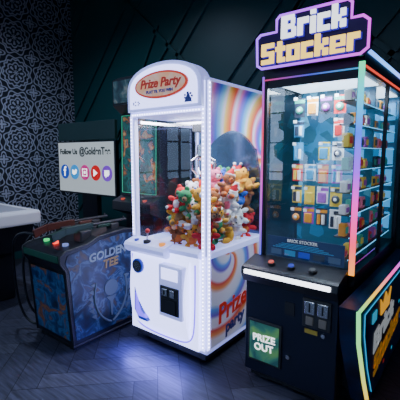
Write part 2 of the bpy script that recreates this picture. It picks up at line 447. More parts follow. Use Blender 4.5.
ledline((CX0+0.03, CY0-0.008, 1.727), (CX1-0.04, CY0-0.008, 1.727), 26, 0.005)
mb.box(CX0+0.05, CX1-0.05, CY1-0.065, CY1-0.061, 1.68, 1.70, M_leds)
mb.box(CX0+0.045, CX0+0.055, CY1-0.075, CY1-0.065, 0.82, 1.70, M_leds)
mb.done('led_strips', claw)
cx = (CX0+CX1)/2+0.004
def arch(hw, zb, zs, zt, nn=24, tb=0.0):
    P = [(cx-hw+tb, zb), (cx+hw-tb, zb)]
    for i in range(nn+1):
        a = math.pi*i/nn
        P.append((cx+hw*math.cos(a), zs+(zt-zs)*math.sin(a)**0.75))
    return P
mb = MB()
mb.prism(arch(0.335, 1.745, 1.87, 2.055), 'xz', CY0-0.035, CY0+0.06, M_white)
mb.prism(arch(0.305, 1.765, 1.865, 2.03), 'xz', CY0-0.042, CY0-0.03, M_glow)
mb.done('marquee_board', claw)
mb = MB()
def ell(cx_, cz, a, b_, n=36): return [(cx_+a*math.cos(2*math.pi*i/n), cz+b_*math.sin(2*math.pi*i/n)) for i in range(n)]
mb.prism(ell(cx, 1.905, 0.240, 0.088), 'xz', CY0-0.052, CY0-0.04, pbr('logo_rim', (0.5, 0.05, 0.02), 0.4, emis=(0.8, 0.06, 0.02), es=0.5))
mb.prism(ell(cx, 1.905, 0.222, 0.074), 'xz', CY0-0.056, CY0-0.05, artmat('logo_face', [(0.4, (0.75, 0.5, 0.4)), (0.6, (0.85, 0.40, 0.2))], 14, 0.5, 0.5, 'noise'))
mb.done('marquee_logo', claw)
M_red = pbr('logo_red', (0.55, 0.03, 0.02), 0.4, emis=(0.7, 0.04, 0.02), es=0.2)
text('marquee_title', 'Prize Party', (cx, CY0-0.058, 1.915), 0.082, M_red, claw, bold=0.0020, shear=0.25)
text('marquee_subtitle', 'PLAY TIL YOU WIN', (cx, CY0-0.058, 1.862), 0.028, pbr('logo_blue', (0.05, 0.1, 0.5), 0.4), claw, bold=0.0006)
M_ink2 = pbr('footer_ink', (0.05, 0.06, 0.35), 0.4)
mb = MB()
for k in range(7):
    a = k*0.9
    disc(mb, (CX1-0.11+0.03*math.cos(a), CY0-0.044, 1.81+0.02*math.sin(a)), 0.007, M_ink2)
    disc(mb, (CX0+0.12+0.03*math.cos(a), CY0-0.044, 1.80+0.012*math.sin(a)), 0.005, M_ink2)
mb.prism([(CX1-0.14, 1.775), (CX1-0.08, 1.775), (CX1-0.11, 1.84)], 'xz', CY0-0.048, CY0-0.04, M_ink2)
mb.done('marquee_stars', claw)
SW = [(0.0, (0.80, 0.08, 0.05)), (0.12, (0.90, 0.30, 0.05)), (0.22, (0.90, 0.60, 0.15)), (0.30, (0.80, 0.72, 0.88)), (0.40, (0.20, 0.58, 0.85)), (0.55, (0.05, 0.17, 0.75)), (0.68, (0.28, 0.08, 0.65)), (0.78, (0.80, 0.20, 0.55)), (0.88, (0.82, 0.70, 0.88)), (1.0, (0.80, 0.08, 0.05))]
M_swirl = spiralmat('swirl_art', 2.62, 1.45, SW, 3, 3.2, 0.25)
M_swirl2 = spiralmat('candy_art', 2.15, 0.75, [(0.0, (0.70, 0.08, 0.08)), (0.10, (0.80, 0.30, 0.12)), (0.2, (0.74, 0.68, 0.88)), (0.45, (0.62, 0.66, 0.92)), (0.55, (0.12, 0.30, 0.80)), (0.68, (0.18, 0.10, 0.6)), (0.76, (0.70, 0.66, 0.92)), (0.93, (0.70, 0.62, 0.85)), (1.0, (0.70, 0.08, 0.08))], 2, 3.0, 0.18)
mb = MB()
ya, yb = CY0+0.045, CY1-0.045
N_ = 24
for i in range(N_):
    t0, t1 = i/N_, (i+1)/N_
    f = lambda t: 1.46+0.15*math.sin(math.pi*min(1, t*1.1+0.08))**0.8 if t < 0.83 else 1.49-0.32*(t-0.83)/0.17
    mb.prism([(ya+(yb-ya)*t0, f(t0)), (ya+(yb-ya)*t1, f(t1)), (ya+(yb-ya)*t1, 1.90), (ya+(yb-ya)*t0, 1.90)], 'yz', CX1-0.004, CX1+0.003, M_swirl)
mb.done('side_art_upper', claw)
mb = MB()
mb.box(CX1-0.002, CX1+0.004, CY0+0.05, CY1-0.02, 0.13, 0.76, M_swirl2)
mb.box(CX1-0.002, CX1+0.006, CY0+0.045, CY1-0.01, 0.76, 0.80, M_white)
mb.done('side_art_lower', claw)
text('side_title', 'Prize', (CX1+0.008, CY0+0.31, 0.36), 0.19, M_red, claw, side='right', bold=0.004, roll=0.15, shear=0.2)
text('side_subtitle', 'party', (CX1+0.008, CY0+0.34, 0.23), 0.12, M_ink2, claw, side='right', bold=0.003, roll=0.15, shear=0.2)
mb = MB()
mb.pane_x(CX1-0.010, ya, yb, 0.80, 1.72, M_glass)
mb.pane_x(CX0+0.010, ya, yb, 0.80, 1.72, M_glass)
mb.pane_y(CX0+pw, CX1-pw, CY0+0.014, 0.80, 1.72, M_glass)
mb.done('glass_panes', claw)
gx, gy = -1.72, 2.22
mb = MB()
mb.box(CX0+0.03, CX1-0.03, gy-0.015, gy+0.015, 1.665, 1.69, M_chrome)
mb.box(CX0+0.04, CX0+0.06, CY0+0.05, CY1-0.07, 1.67, 1.69, M_chrome)
mb.box(CX1-0.06, CX1-0.04, CY0+0.05, CY1-0.07, 1.67, 1.69, M_chrome)
mb.box(gx-0.05, gx+0.05, gy-0.05, gy+0.05, 1.61, 1.67, M_dark, bev=0.006)
mb.cyl((gx, gy, 1.62), (gx, gy, 1.52), 0.004, M_chrome)
mb.cyl((gx, gy, 1.52), (gx, gy, 1.44), 0.032, M_chrome, r2=0.04)
mb.ball((gx, gy, 1.44), 0.04, M_chrome)
for k in range(3):
    a = k*2.094+0.4; d = Vector((math.cos(a), math.sin(a), 0)); o_ = Vector((gx, gy, 1.44))
    P = [o_+d*0.03, o_+d*0.105+Vector((0, 0, -0.04)), o_+d*0.10+Vector((0, 0, -0.10)), o_+d*0.045+Vector((0, 0, -0.145))]
    for a_, b_ in zip(P, P[1:]): mb.cyl(a_, b_, 0.0075, M_chrome, n=10); mb.ball(b_, 0.0075, M_chrome, sub=1)
mb.done('claw_gantry', claw)
mb = MB()
mb.pane_x(-1.95, 1.93, 2.13, 0.805, 1.0, M_acr); mb.pane_y(CX0+0.05, -1.95, 2.13, 0.805, 1.0, M_acr)
mb.done('prize_chute', claw)
pal = [(0.35, 0.12, 0.04), (0.85, 0.20, 0.03), (0.03, 0.12, 0.6), (0.05, 0.32, 0.12), (0.9, 0.88, 0.9), (0.75, 0.02, 0.03), (0.85, 0.42, 0.04), (0.9, 0.22, 0.38), (0.55, 0.30, 0.12), (0.45, 0.28, 0.14)]
PM = [pbr('plush_%d' % i, c, 0.95) for i, c in enumerate(pal)]
BODY = [PM[k] for k in (0, 0, 1, 1, 2, 3, 4, 4, 5, 5, 6, 7, 8)]
mb = MB()
rng = random.Random(21)
def toy(c, s, m, m2, hat=False):
    R = Matrix.Rotation(rng.uniform(-0.3, 1.4), 3, 'Z') @ Matrix.Rotation(rng.uniform(-0.5, 0.4), 3, 'X') @ Matrix.Rotation(rng.uniform(-0.5, 0.5), 3, 'Y')
    c = Vector(c)
    def b(p, r, mm, sc=(1, 1, 1), sub=2): mb.ball(c+R@(Vector(p)*s), r*s, mm, sc, R, sub)
    b((0, 0, 0), 0.52, m, (1, 0.85, 1.15)); b((0, -0.16, -0.02), 0.40, m2, (0.9, 0.85, 1.1))
    b((0, -0.05, 0.85), 0.50, m, (1.05, 0.95, 0.95)); b((0, -0.42, 0.76), 0.2, m2)
    b((0, -0.61, 0.8), 0.07, M_black, sub=1); b((0.19, -0.46, 0.97), 0.07, M_black, sub=1); b((-0.19, -0.46, 0.97), 0.07, M_black, sub=1)
    if hat:
        mb.cyl(c+R@Vector((0, 0, 1.15*s)), c+R@Vector((0.15*s, 0, 1.75*s)), 0.40*s, PM[5], r2=0.05*s, n=14)
        b((0.16, 0, 1.78), 0.14, PM[4], sub=1); b((0, -0.02, 1.18), 0.44, PM[4], (1, 1, 0.25))
    else:
        b((0.36, 0, 1.24), 0.19, m, (1, 0.6, 1)); b((-0.36, 0, 1.24), 0.19, m, (1, 0.6, 1))
    b((0.62, -0.2, 0.2), 0.19, m, (1.7, 1, 1)); b((-0.62, -0.2, 0.2), 0.19, m, (1.7, 1, 1))
    b((0.33, -0.55, -0.45), 0.22, m, (1, 1.7, 1)); b((-0.33, -0.55, -0.45), 0.22, m, (1, 1.7, 1))
    b((0.33, -0.92, -0.42), 0.14, m2, (1, 0.4, 1), 1); b((-0.33, -0.92, -0.42), 0.14, m2, (1, 0.4, 1), 1)
for iz in range(4):
    for ix in range(5):
        for iy in range(5):
            x = -2.02+ix*0.13+rng.uniform(-.02, .02); y = 1.99+iy*0.135+rng.uniform(-.02, .02); z = 0.87+iz*0.11+rng.uniform(-.015, .015)
            x = min(max(x, -2.01), -1.51); y = min(max(y, 1.99), 2.53)
            if x < -1.87 and y < 2.22: continue
            h = 0.91+0.26*max(0, min(1, (x+2.05)/0.33))+0.07*(iy > 1)
            if z > h: continue
            a, b_ = rng.choice(BODY), rng.choice(BODY)
            if rng.random() < 0.5: b_ = rng.choice([PM[4], PM[9]])
            toy((x, y, z), 0.090+rng.random()*0.02, a, b_, rng.random() < 0.25)
mb.done('plush_toys', claw)

# ================= BRICK GAME (PRIZE REDEMPTION) MACHINE =================
BX0, BX1, BY0, BY1 = -1.173, -0.59, 1.98, 3.3
bs = empty('prize_redemption_machine', ((BX0+BX1)/2, (BY0+BY1)/2, 0))
mb = MB()
mb.box(BX0, BX1, BY0, BY1, 0.06, 0.70, M_navy, bev=0.006)
mb.box(BX0+0.03, BX1-0.03, BY0+0.03, BY1-0.03, 0.02, 0.06, M_blackm)
for x in (BX0+0.07, BX1-0.07):
    for y in (BY0+0.07, BY1-0.07): mb.cyl((x, y, 0), (x, y, 0.03), 0.025, M_dark)
mb.prism([(1.955, 0.66), (1.925, 0.715), (1.93, 0.755), (1.96, 0.765), (2.10, 0.80), (2.10, 0.66)], 'yz', BX0-0.005, BX1+0.005, M_black)
mb.done('lower_cabinet', bs)
MB().box(BX0+0.02, BX1-0.03, 1.914, 1.930, 0.718, 0.744, emit('deck_led', (0.85, 0.9, 1.0), 4.5), bev=0.004).done('deck_light', bs)
mb = MB()
M_btn = emit('button_glow', (1.0, 0.12, 0.06), 0.5)
for i, x in enumerate((BX0+0.16, BX0+0.29, BX0+0.42)):
    mb.cyl((x, 2.01, 0.77), (x, 2.006, 0.792), 0.024, M_dark); mb.cyl((x, 2.006, 0.792), (x, 2.004, 0.798), 0.017, [M_btn, M_bluelit, M_dark][i])
mb.done('play_buttons', bs)
M_wing = artmat('wing_art', [(0.35, (0.004, 0.006, 0.02)), (0.55, (0.008, 0.02, 0.09)), (0.7, (0.02, 0.02, 0.06))], 5, 0.5, 0.08, 'noise')
mb = MB()
wing = [(1.83, 0.69), (1.87, 0.50), (2.02, 0.22), (2.14, 0.02), (3.28, 0.02), (3.28, 0.69)]
mb.prism(wing, 'yz', -0.545, -0.455, M_wing)
mb.box(BX1, -0.545, 2.1, 3.2, 0.1, 0.6, M_black)
mb.done('side_wing', bs)
RB = [(0.0, (0.9, 0.30, 0.03)), (0.06, (0.95, 0.03, 0.12)), (0.13, (0.7, 0.02, 0.8)), (0.19, (0.03, 0.45, 0.95)), (0.28, (0.04, 0.75, 0.25)), (0.38, (0.9, 0.5, 0.03)), (0.5, (0.95, 0.05, 0.4)), (0.65, (0.3, 0.1, 1.0)), (0.8, (0.05, 0.5, 0.9)), (1.0, (1.0, 0.15, 0.7))]
tube('wing_light', [(-0.452, 2.14, 0.03), (-0.452, 2.02, 0.22), (-0.452, 1.87, 0.50), (-0.452, 1.835, 0.68), (-0.452, 3.27, 0.68)], 0.011, rainbow('wing_rainbow', 1, RB, 2.0), bs)
tube('wing_light_inner', [(-0.452, 2.22, 0.06), (-0.452, 2.09, 0.26), (-0.452, 1.98, 0.50), (-0.452, 1.97, 0.62), (-0.452, 3.2, 0.62)], 0.003, emit('cyan_line', (0.03, 0.5, 1.0), 0.8), bs)
M_w = emit('sign_white', (0.88, 0.93, 1.0), 2.0)
M_y = emit('sign_yellow', (1.0, 0.45, 0.03), 0.7)
M_cream = emit('sign_cream', (1.0, 0.66, 0.12), 2.0)
M_c = emit('sign_cyan', (0.03, 0.45, 0.75), 0.6)
M_wtxt = pbr('wing_text_white', (0.6, 0.6, 0.6), 0.5, emis=(0.7, 0.75, 0.8), es=0.3)
M_ytxt = pbr('wing_text_yellow', (0.55, 0.28, 0.03), 0.5, emis=(0.8, 0.35, 0.03), es=0.2)
def blocks_side(name, s, y0, z0, uy, uz, m, slope, x):
    mb = MB(); cells, w_ = blocktext(s)
    for (a, b_, c, d) in cells:
        P = [(y0+a*uy, z0+c*uz+a*uy*slope), (y0+b_*uy, z0+c*uz+b_*uy*slope), (y0+b_*uy, z0+d*uz+b_*uy*slope), (y0+a*uy, z0+d*uz+a*uy*slope)]
        mb.prism(P, 'yz', x, x+0.004, m)
    mb.done(name, bs)
blocks_side('wing_title_1', 'Brick', 2.22, 0.29, 0.026, 0.026, M_wtxt, 0.12, -0.455)
blocks_side('wing_title_2', 'Stocker', 2.26, 0.13, 0.0235, 0.026, M_ytxt, 0.12, -0.455)
mb = MB()
mb.prism([(2.36, 0.48), (2.58, 0.48), (2.62, 0.59), (2.54, 0.53), (2.47, 0.60), (2.41, 0.53), (2.33, 0.59)], 'yz', -0.456, -0.449, M_y)
mb.prism([(2.15, 0.50), (2.24, 0.50), (2.24, 0.56), (2.15, 0.56)], 'yz', -0.456, -0.449, M_c)
for k in range(22):
    y0 = 2.12+random.random()*1.0; z0 = 0.06+random.random()*0.5; s_ = 0.015+0.02*random.random()
    if 0.1 < z0 < 0.48 and y0 < 2.95: continue
    mb.box(-0.4565, -0.4535, y0, y0+s_*1.5, z0, z0+s_, [M_c, M_bluelit, M_red, M_y][k % 4])
mb.done('wing_graphics', bs)
mb = MB()
mb.box(-1.145, -0.915, BY0-0.012, BY0+0.01, 0.14, 0.415, M_dark, bev=0.004)
mb.box(-1.130, -0.930, BY0-0.016, BY0-0.01, 0.155, 0.40, artmat('prize_flap_art', [(0.3, (0.01, 0.03, 0.08)), (0.5, (0.05, 0.22, 0.15)), (0.7, (0.2, 0.45, 0.1))], 6, 1, 0.3, 'noise'))
mb.done('prize_door', bs)
text('prize_label_1', 'PRIZE', (-1.03, BY0-0.018, 0.305), 0.062, M_w, bs, bold=0.0008, roll=0.06)
text('prize_label_2', 'OUT', (-1.03, BY0-0.018, 0.245), 0.062, M_w, bs, bold=0.0008, roll=0.06)
mb = MB()
M_cr = pbr('coin_return', (0.3, 0.25, 0.2), 0.5, 0.3)
mb.box(-0.79, -0.625, BY0-0.012, BY0+0.01, 0.465, 0.635, M_dark, bev=0.004)
for x in (-0.775, -0.70):
    mb.box(x, x+0.06, BY0-0.02, BY0-0.005, 0.545, 0.62, M_chrome, bev=0.004)
    mb.box(x+0.026, x+0.034, BY0-0.023, BY0-0.015, 0.56, 0.61, M_black)
    mb.box(x+0.008, x+0.052, BY0-0.018, BY0-0.005, 0.48, 0.53, M_cr, bev=0.004)
mb.box(-0.775, -0.70, BY0-0.006, BY0+0.005, 0.425, 0.45, pbr('yellow_label', (0.6, 0.4, 0.05), 0.5))
disc(mb, (-0.665, BY0-0.006, 0.437), 0.012, M_chrome, 'y', 0.02)
mb.box(-0.90, -0.84, BY0-0.006, BY0+0.005, 0.50, 0.58, M_blackm)
disc(mb, (-0.87, BY0-0.008, 0.24), 0.012, M_chrome, 'y', 0.02)
mb.done('coin_door', bs)
GX0, GX1, GY0, GY1, GZ0, GZ1 = -1.145, -0.557, 2.10, 3.28, 0.775, 1.90
mb = MB(); t = 0.03
for x in (GX0, GX1-t):
    mb.box(x, x+t, GY0, GY0+t, GZ0, GZ1, M_black, bev=0.003); mb.box(x, x+t, GY1-t, GY1, GZ0, GZ1, M_black)
mb.box(GX0, GX1, GY0+t, GY1, 0.70, GZ0, M_black)
mb.box(GX0, GX1, GY0, GY1, GZ1-0.01, 2.02, M_black, bev=0.004)
mb.box(GX0+t, GX1-t, GY0+0.003, GY0+0.02, GZ1-0.05, GZ1, M_black)
mb.box(GX0+t, GX1-t, GY0+0.002, GY0+0.02, GZ0, GZ0+0.02, M_black)
mb.box(GX1-0.02, GX1, 2.70, 2.73, GZ0, GZ1, M_black)
mb.done('display_cabinet', bs)
mb = MB()
mb.pane_y(GX0+t, GX1-t, GY0+0.012, GZ0+0.02, GZ1-0.05, M_glassb)
mb.pane_x(GX1-0.012, GY0+t, GY1-t, GZ0, GZ1-0.01, M_glass)
mb.pane_x(GX0+0.012, GY0+t, GY1-t, GZ0, GZ1-0.01, M_glass)
mb.done('glass_panes', bs)
MB().box(GX1-0.024, GX1+0.006, GY0-0.006, GY0+0.004, GZ0, 1.93, rainbow('post_rainbow', 2, [(0.0, (1.0, 0.35, 0.03)), (0.15, (1.0, 0.04, 0.12)), (0.35, (0.9, 0.02, 0.6)), (0.5, (0.30, 0.03, 1.0)), (0.68, (0.03, 0.12, 1.0)), (0.85, (0.02, 0.55, 0.8)), (1.0, (0.05, 0.75, 0.3))], 2.1)).done('post_light', bs)
mb = MB()
mb.box(GX0-0.002, GX0+0.010, GY0-0.006, GY0+0.004, GZ0, 1.92, rainbow('post_rainbow2', 2, [(0.0, (0.05, 0.15, 1.0)), (0.35, (0.7, 0.08, 0.9)), (0.7, (1.0, 0.08, 0.15)), (1.0, (0.3, 0.1, 1.0))], 1.2))
mb.box(GX0+0.01, GX1-0.02, GY0-0.005, GY0+0.003, GZ1-0.006, GZ1+0.002, rainbow('lintel_rainbow', 0, [(0.0, (0.9, 0.05, 0.2)), (0.5, (0.1, 0.1, 1.0)), (1.0, (0.05, 0.5, 1.0))], 0.9))
mb.done('post_light_slim', bs)
mb = MB()
mb.box(GX1-0.004, GX1+0.006, GY0+0.06, GY1, 1.985, 2.008, rainbow('header_led', 1, [(0.0, (0.1, 0.3, 1.0)), (0.5, (0.12, 0.4, 1.0)), (1.0, (0.3, 0.2, 1.0))], 3.0))
mb.box(GX1-0.004, GX1+0.006, GY0+0.02, GY1, 1.905, 1.915, emit('header_led2', (1.0, 0.08, 0.05), 1.2))
mb.done('header_light', bs)
M_inner = artmat('interior_art', [(0.1, (0.01, 0.08, 0.14)), (0.4, (0.012, 0.14, 0.28)), (0.7, (0.015, 0.09, 0.18)), (0.93, (0.08, 0.34, 0.5))], 12, 0, 0.5, 'cell', interp='CONSTANT')
M_innerp = emit('interior_led_panel', (0.05, 0.42, 0.95), 1.4)
mb = MB()
mb.box(GX0+t, GX1-0.06, 2.62, 2.65, GZ0, GZ1-0.01, M_inner)
mb.box(GX0+t, GX1-t, GY1-0.04, GY1-0.02, GZ0, GZ1-0.01, M_inner)
M_tl = emit('inner_top_led', (0.6, 0.8, 1.0), 4.0)
mb.box(GX0+0.04, GX1-0.04, 2.2, 2.6, GZ1-0.02, GZ1-0.012, M_tl)
mb.box(GX0+0.04, GX1-0.04, 2.7, 3.2, GZ1-0.02, GZ1-0.012, M_tl)
for i in range(6):
    z = 0.86+i*0.17
    mb.box(GX1-0.17, GX1-0.11, 2.612, 2.62, z, z+0.11, M_innerp)
    mb.box(GX1-0.15, GX1-0.05, 3.225, 3.24, z, z+0.13, M_innerp)
mb.done('interior_panels', bs)
mb = MB()
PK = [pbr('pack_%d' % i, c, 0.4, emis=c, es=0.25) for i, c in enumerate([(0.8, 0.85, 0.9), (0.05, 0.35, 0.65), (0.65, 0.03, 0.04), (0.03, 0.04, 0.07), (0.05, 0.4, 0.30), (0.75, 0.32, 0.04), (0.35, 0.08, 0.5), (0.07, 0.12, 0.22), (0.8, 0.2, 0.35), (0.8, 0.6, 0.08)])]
M_hook = pbr('hook_steel', (0.5, 0.52, 0.55), 0.3, 1.0)
def pack(x, y, z, w, h, kind):
    a = random.choice([PK[0], PK[1], PK[3], PK[0], PK[2], PK[9], PK[6]]); b_ = random.choice([PK[3], PK[8], PK[1], PK[5], PK[2], PK[6], PK[4], PK[9]])
    mb.box(x-w/2, x+w/2, y-0.0015, y+0.0015, z-h, z, a)
    mb.box(x-w/2, x+w/2, y-0.003, y-0.0015, z-h*0.26, z-h*0.08, b_)
    if kind == 0:
        mb.box(x-w*0.36, x+w*0.36, y-0.022, y-0.0015, z-h*0.93, z-h*0.34, b_, bev=0.006)
    elif kind == 1:
        mb.ball((x, y-0.008, z-h*0.63), w*0.36, b_, (1, 0.55, 1)); mb.ball((x, y-0.016, z-h*0.63), w*0.2, PK[0], (1, 0.55, 1))
    else:
        mb.cyl((x-w*0.2, y-0.014, z-h*0.9), (x-w*0.2, y-0.014, z-h*0.36), 0.011, b_, n=12); mb.cyl((x+w*0.2, y-0.014, z-h*0.9), (x+w*0.2, y-0.014, z-h*0.36), 0.011, PK[0], n=12)
    mb.cyl((x, y-0.07, z-0.008), (x, y+0.17, z-0.008), 0.0028, M_hook, n=8)
    mb.box(x-0.012, x+0.012, y-0.074, y-0.070, z-0.022, z-0.002, PK[0])
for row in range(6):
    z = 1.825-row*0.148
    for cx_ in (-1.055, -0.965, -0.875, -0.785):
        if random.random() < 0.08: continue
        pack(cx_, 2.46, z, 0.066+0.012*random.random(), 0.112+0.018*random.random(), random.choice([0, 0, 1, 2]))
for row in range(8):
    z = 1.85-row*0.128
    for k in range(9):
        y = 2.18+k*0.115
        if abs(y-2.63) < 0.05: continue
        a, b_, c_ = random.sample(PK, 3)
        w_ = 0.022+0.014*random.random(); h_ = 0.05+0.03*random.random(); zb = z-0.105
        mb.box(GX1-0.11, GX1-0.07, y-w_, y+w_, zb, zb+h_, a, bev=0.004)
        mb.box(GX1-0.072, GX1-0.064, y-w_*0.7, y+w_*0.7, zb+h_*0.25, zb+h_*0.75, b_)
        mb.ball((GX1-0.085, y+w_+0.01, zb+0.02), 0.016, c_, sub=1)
mb.done('prize_packs', bs)
mb = MB()
M_sled = emit('shelf_led', (0.12, 0.55, 1.0), 2.2)
for row in range(8):
    z = 1.85-row*0.128-0.111
    mb.box(GX1-0.13, GX1-0.045, 2.14, 3.22, z, z+0.005, M_dark)
    mb.box(GX1-0.046, GX1-0.042, 2.14, 3.22, z, z+0.005, M_sled)
mb.done('shelves', bs)
mb = MB()
mb.box(GX0+0.04, GX1-0.06, GY0+0.03, GY0+0.035, GZ0+0.025, 0.93, pbr('info_panel', (0.01, 0.02, 0.06), 0.3, emis=(0.01, 0.04, 0.16), es=0.35))
for i in range(5):
    x = GX0+0.07+i*0.092
    mb.box(x, x+0.07, GY0+0.026, GY0+0.03, 0.815, 0.85, [PK[7], PK[1], M_bluelit, PK[3], PK[7]][i])
for i in range(4):
    mb.box(GX0+0.08+i*0.02, GX1-0.12-i*0.03, GY0+0.026, GY0+0.03, 0.862+i*0.009, 0.865+i*0.009, PK[1])
mb.done('info_panel', bs)
text('info_title', 'BRICK STOCKER', (-0.87, GY0+0.024, 0.912), 0.026, M_wtxt, bs, bold=0.0005)

M_plate = pbr('sign_plate', (0.008, 0.006, 0.04), 0.3, emis=(0.10, 0.02, 0.5), es=0.06)
SY = 2.0
outline = [(-1.13, 1.965), (-1.10, 1.945), (-0.55, 1.945), (-0.515, 1.97), (-0.515, 2.10), (-0.545, 2.125), (-0.60, 2.125), (-0.60, 2.20), (-0.62, 2.218), (-0.99, 2.218), (-1.01, 2.20), (-1.01, 2.135), (-1.11, 2.135), (-1.135, 2.115)]
mb = MB()
mb.prism(outline, 'xz', SY, SY+0.05, M_plate)
mb.box(-1.05, -0.60, SY+0.05, SY+0.13, 1.96, 2.01, M_black)
mb.done('sign_plate', bs)
SR = [(0.0, (0.06, 0.08, 1.0)), (0.3, (0.25, 0.15, 1.0)), (0.5, (0.45, 0.04, 1.0)), (0.75, (0.9, 0.03, 0.55)), (1.0, (1.0, 0.18, 0.04))]
tube('sign_neon', [(x, SY-0.003, z) for x, z in outline], 0.0075, rainbow('sign_rainbow', 0, SR, 2.3), bs, cyclic=True)
M_sh = pbr('letter_shadow', (0.01, 0.02, 0.3), 0.4, emis=(0.06, 0.02, 0.7), es=0.6)
def blocks_front(name, s, xc, z0, ux, uz, m):
    cells, w_ = blocktext(s); x0 = xc-w_*ux/2
    for nm, dx, dz, g, y, mm in ((name, 0, 0, 0.0, SY-0.018, m), (name+'_shadow', 0.005, -0.005, 0.0015, SY-0.009, M_sh)):
        mb = MB()
        for q_, (a, b_, c, d) in enumerate(cells):
            e_ = 0.00005*(q_ % 5)
            mb.box(x0+a*ux+dx-g, x0+b_*ux+dx+g, y-e_, y+0.009, z0+c*uz+dz-g, z0+d*uz+dz+g, mm)
        mb.done(nm, bs)
blocks_front('sign_text_1', 'Brick', -0.800, 2.088, 0.0172, 0.0235, M_w)
blocks_front('sign_text_2', 'Stocker', -0.825, 1.964, 0.0172, 0.0225, M_cream)

# ================= LOW PEDESTAL ARCADE CABINET =================
hp = empty('arcade_pedestal_cabinet', (-2.56, 1.75, 0))
HX0, HX1 = -2.82, -2.31
M_art = artmat('pedestal_art', [(0.28, (0.004, 0.006, 0.02)), (0.42, (0.008, 0.018, 0.055)), (0.50, (0.02, 0.045, 0.12)), (0.55, (0.07, 0.12, 0.22)), (0.59, (0.015, 0.03, 0.09)), (0.66, (0.08, 0.055, 0.04)), (0.75, (0.006, 0.010, 0.025))], 8, 1.0, 0.06, 'noise')
M_art2 = artmat('pedestal_front_art', [(0.28, (0.005, 0.012, 0.05)), (0.43, (0.008, 0.035, 0.13)), (0.51, (0.03, 0.12, 0.28)), (0.56, (0.015, 0.04, 0.12)), (0.62, (0.24, 0.09, 0.03)), (0.75, (0.02, 0.02, 0.05))], 9, 0.8, 0.08, 'noise')
prof = [(1.45, 0.04), (1.41, 0.62), (1.37, 0.68), (1.37, 0.74), (1.42, 0.765), (1.60, 0.785), (1.70, 0.825), (1.95, 0.845), (2.06, 0.83), (2.12, 0.78), (2.12, 0.04)]
mb = MB()
mb.prism(prof, 'yz', HX0, HX1, M_black)
ins = [(1.475, 0.08), (1.44, 0.61), (1.41, 0.68), (1.43, 0.735), (1.60, 0.755), (1.71, 0.795), (1.95, 0.815), (2.05, 0.80), (2.09, 0.77), (2.09, 0.08)]
mb.prism(ins, 'yz', HX1, HX1+0.004, M_art)
mb.prism(ins, 'yz', HX0-0.004, HX0, M_art)
mb.prism([(1.444, 0.08), (1.448, 0.08), (1.413, 0.59), (1.409, 0.59)], 'yz', HX0+0.03, HX1-0.03, M_art2)
mb.box(HX0+0.03, HX1-0.03, 1.47, 2.10, 0.0, 0.04, M_blackm)
mb.done('cabinet_body', hp)
tube('edge_trim', [(HX1+0.002, y, z) for y, z in prof], 0.008, M_dark, hp, cyclic=True)
tube('edge_trim_far', [(HX0-0.002, y, z) for y, z in prof], 0.008, M_dark, hp, cyclic=True)
M_steel = pbr('title_ice', (0.22, 0.28, 0.34), 0.4, emis=(0.15, 0.22, 0.35), es=0.12)
text('side_title_1', 'GOLDEN', (HX1+0.007, 1.78, 0.68), 0.088, M_steel, hp, side='right', bold=0.003, shear=0.15, roll=0.06)
text('side_title_2', 'TEE', (HX1+0.007, 1.80, 0.60), 0.09, pbr('title_gold', (0.30, 0.20, 0.08), 0.4, emis=(0.4, 0.25, 0.08), es=0.08), hp, side='right', bold=0.003, shear=0.15, roll=0.06)
M_ant = pbr('emblem_tan', (0.10, 0.13, 0.18), 0.5, emis=(0.06, 0.10, 0.18), es=0.12)
for s_ in (-1, 1):
    yc = 1.80
    tube('laurel_%d' % (1 if s_ < 0 else 2), [(HX1+0.006, yc+s_*0.01, 0.12), (HX1+0.006, yc+s_*0.13, 0.18), (HX1+0.006, yc+s_*0.19, 0.32), (HX1+0.006, yc+s_*0.14, 0.47)], 0.009, M_ant, hp, smooth=True)
mb = MB()
for s_ in (-1, 1):
    for k in range(6):
        z = 0.18+k*0.05; yy = 1.80+s_*(0.12+0.055*math.sin(math.pi*(k+1)/7))
        mb.prism([(yy, z), (yy+s_*0.045, z+0.035), (yy+s_*0.008, z+0.045)], 'yz', HX1+0.003, HX1+0.009, M_ant)
mb.cyl((HX1+0.003, 1.80, 0.40), (HX1+0.010, 1.80, 0.40), 0.065, M_ant, n=28)
mb.prism([(1.75, 0.33), (1.785, 0.29), (1.795, 0.17), (1.805, 0.17), (1.815, 0.29), (1.85, 0.33)], 'yz', HX1+0.003, HX1+0.010, M_ant)
mb.done('emblem', hp)
mb = MB()
mb.box(HX0+0.02, HX1-0.02, 1.362, 1.372, 0.69, 0.735, pbr('deck_front_strip', (0.01, 0.03, 0.03), 0.4, emis=(0.02, 0.2, 0.15), es=0.08))
for i in range(3):
    mb.cyl((HX0+0.12+i*0.13, 1.50, 0.772), (HX0+0.12+i*0.13, 1.50, 0.79), 0.022, [emit('btn_g', (.03, 1, .25), 1.0), emit('btn_r', (1, .04, .02), 3), emit('btn_w', (.3, .4, 1), .6)][i])
for x in (HX0+0.13, HX1-0.13):
    mb.box(x-0.05, x+0.05, 1.60, 1.70, 0.78, 0.87, M_dark, bev=0.01)
    mb.box(x-0.035, x+0.035, 1.90, 1.98, 0.83, 0.885, M_dark, bev=0.008)
mb.done('control_deck', hp)
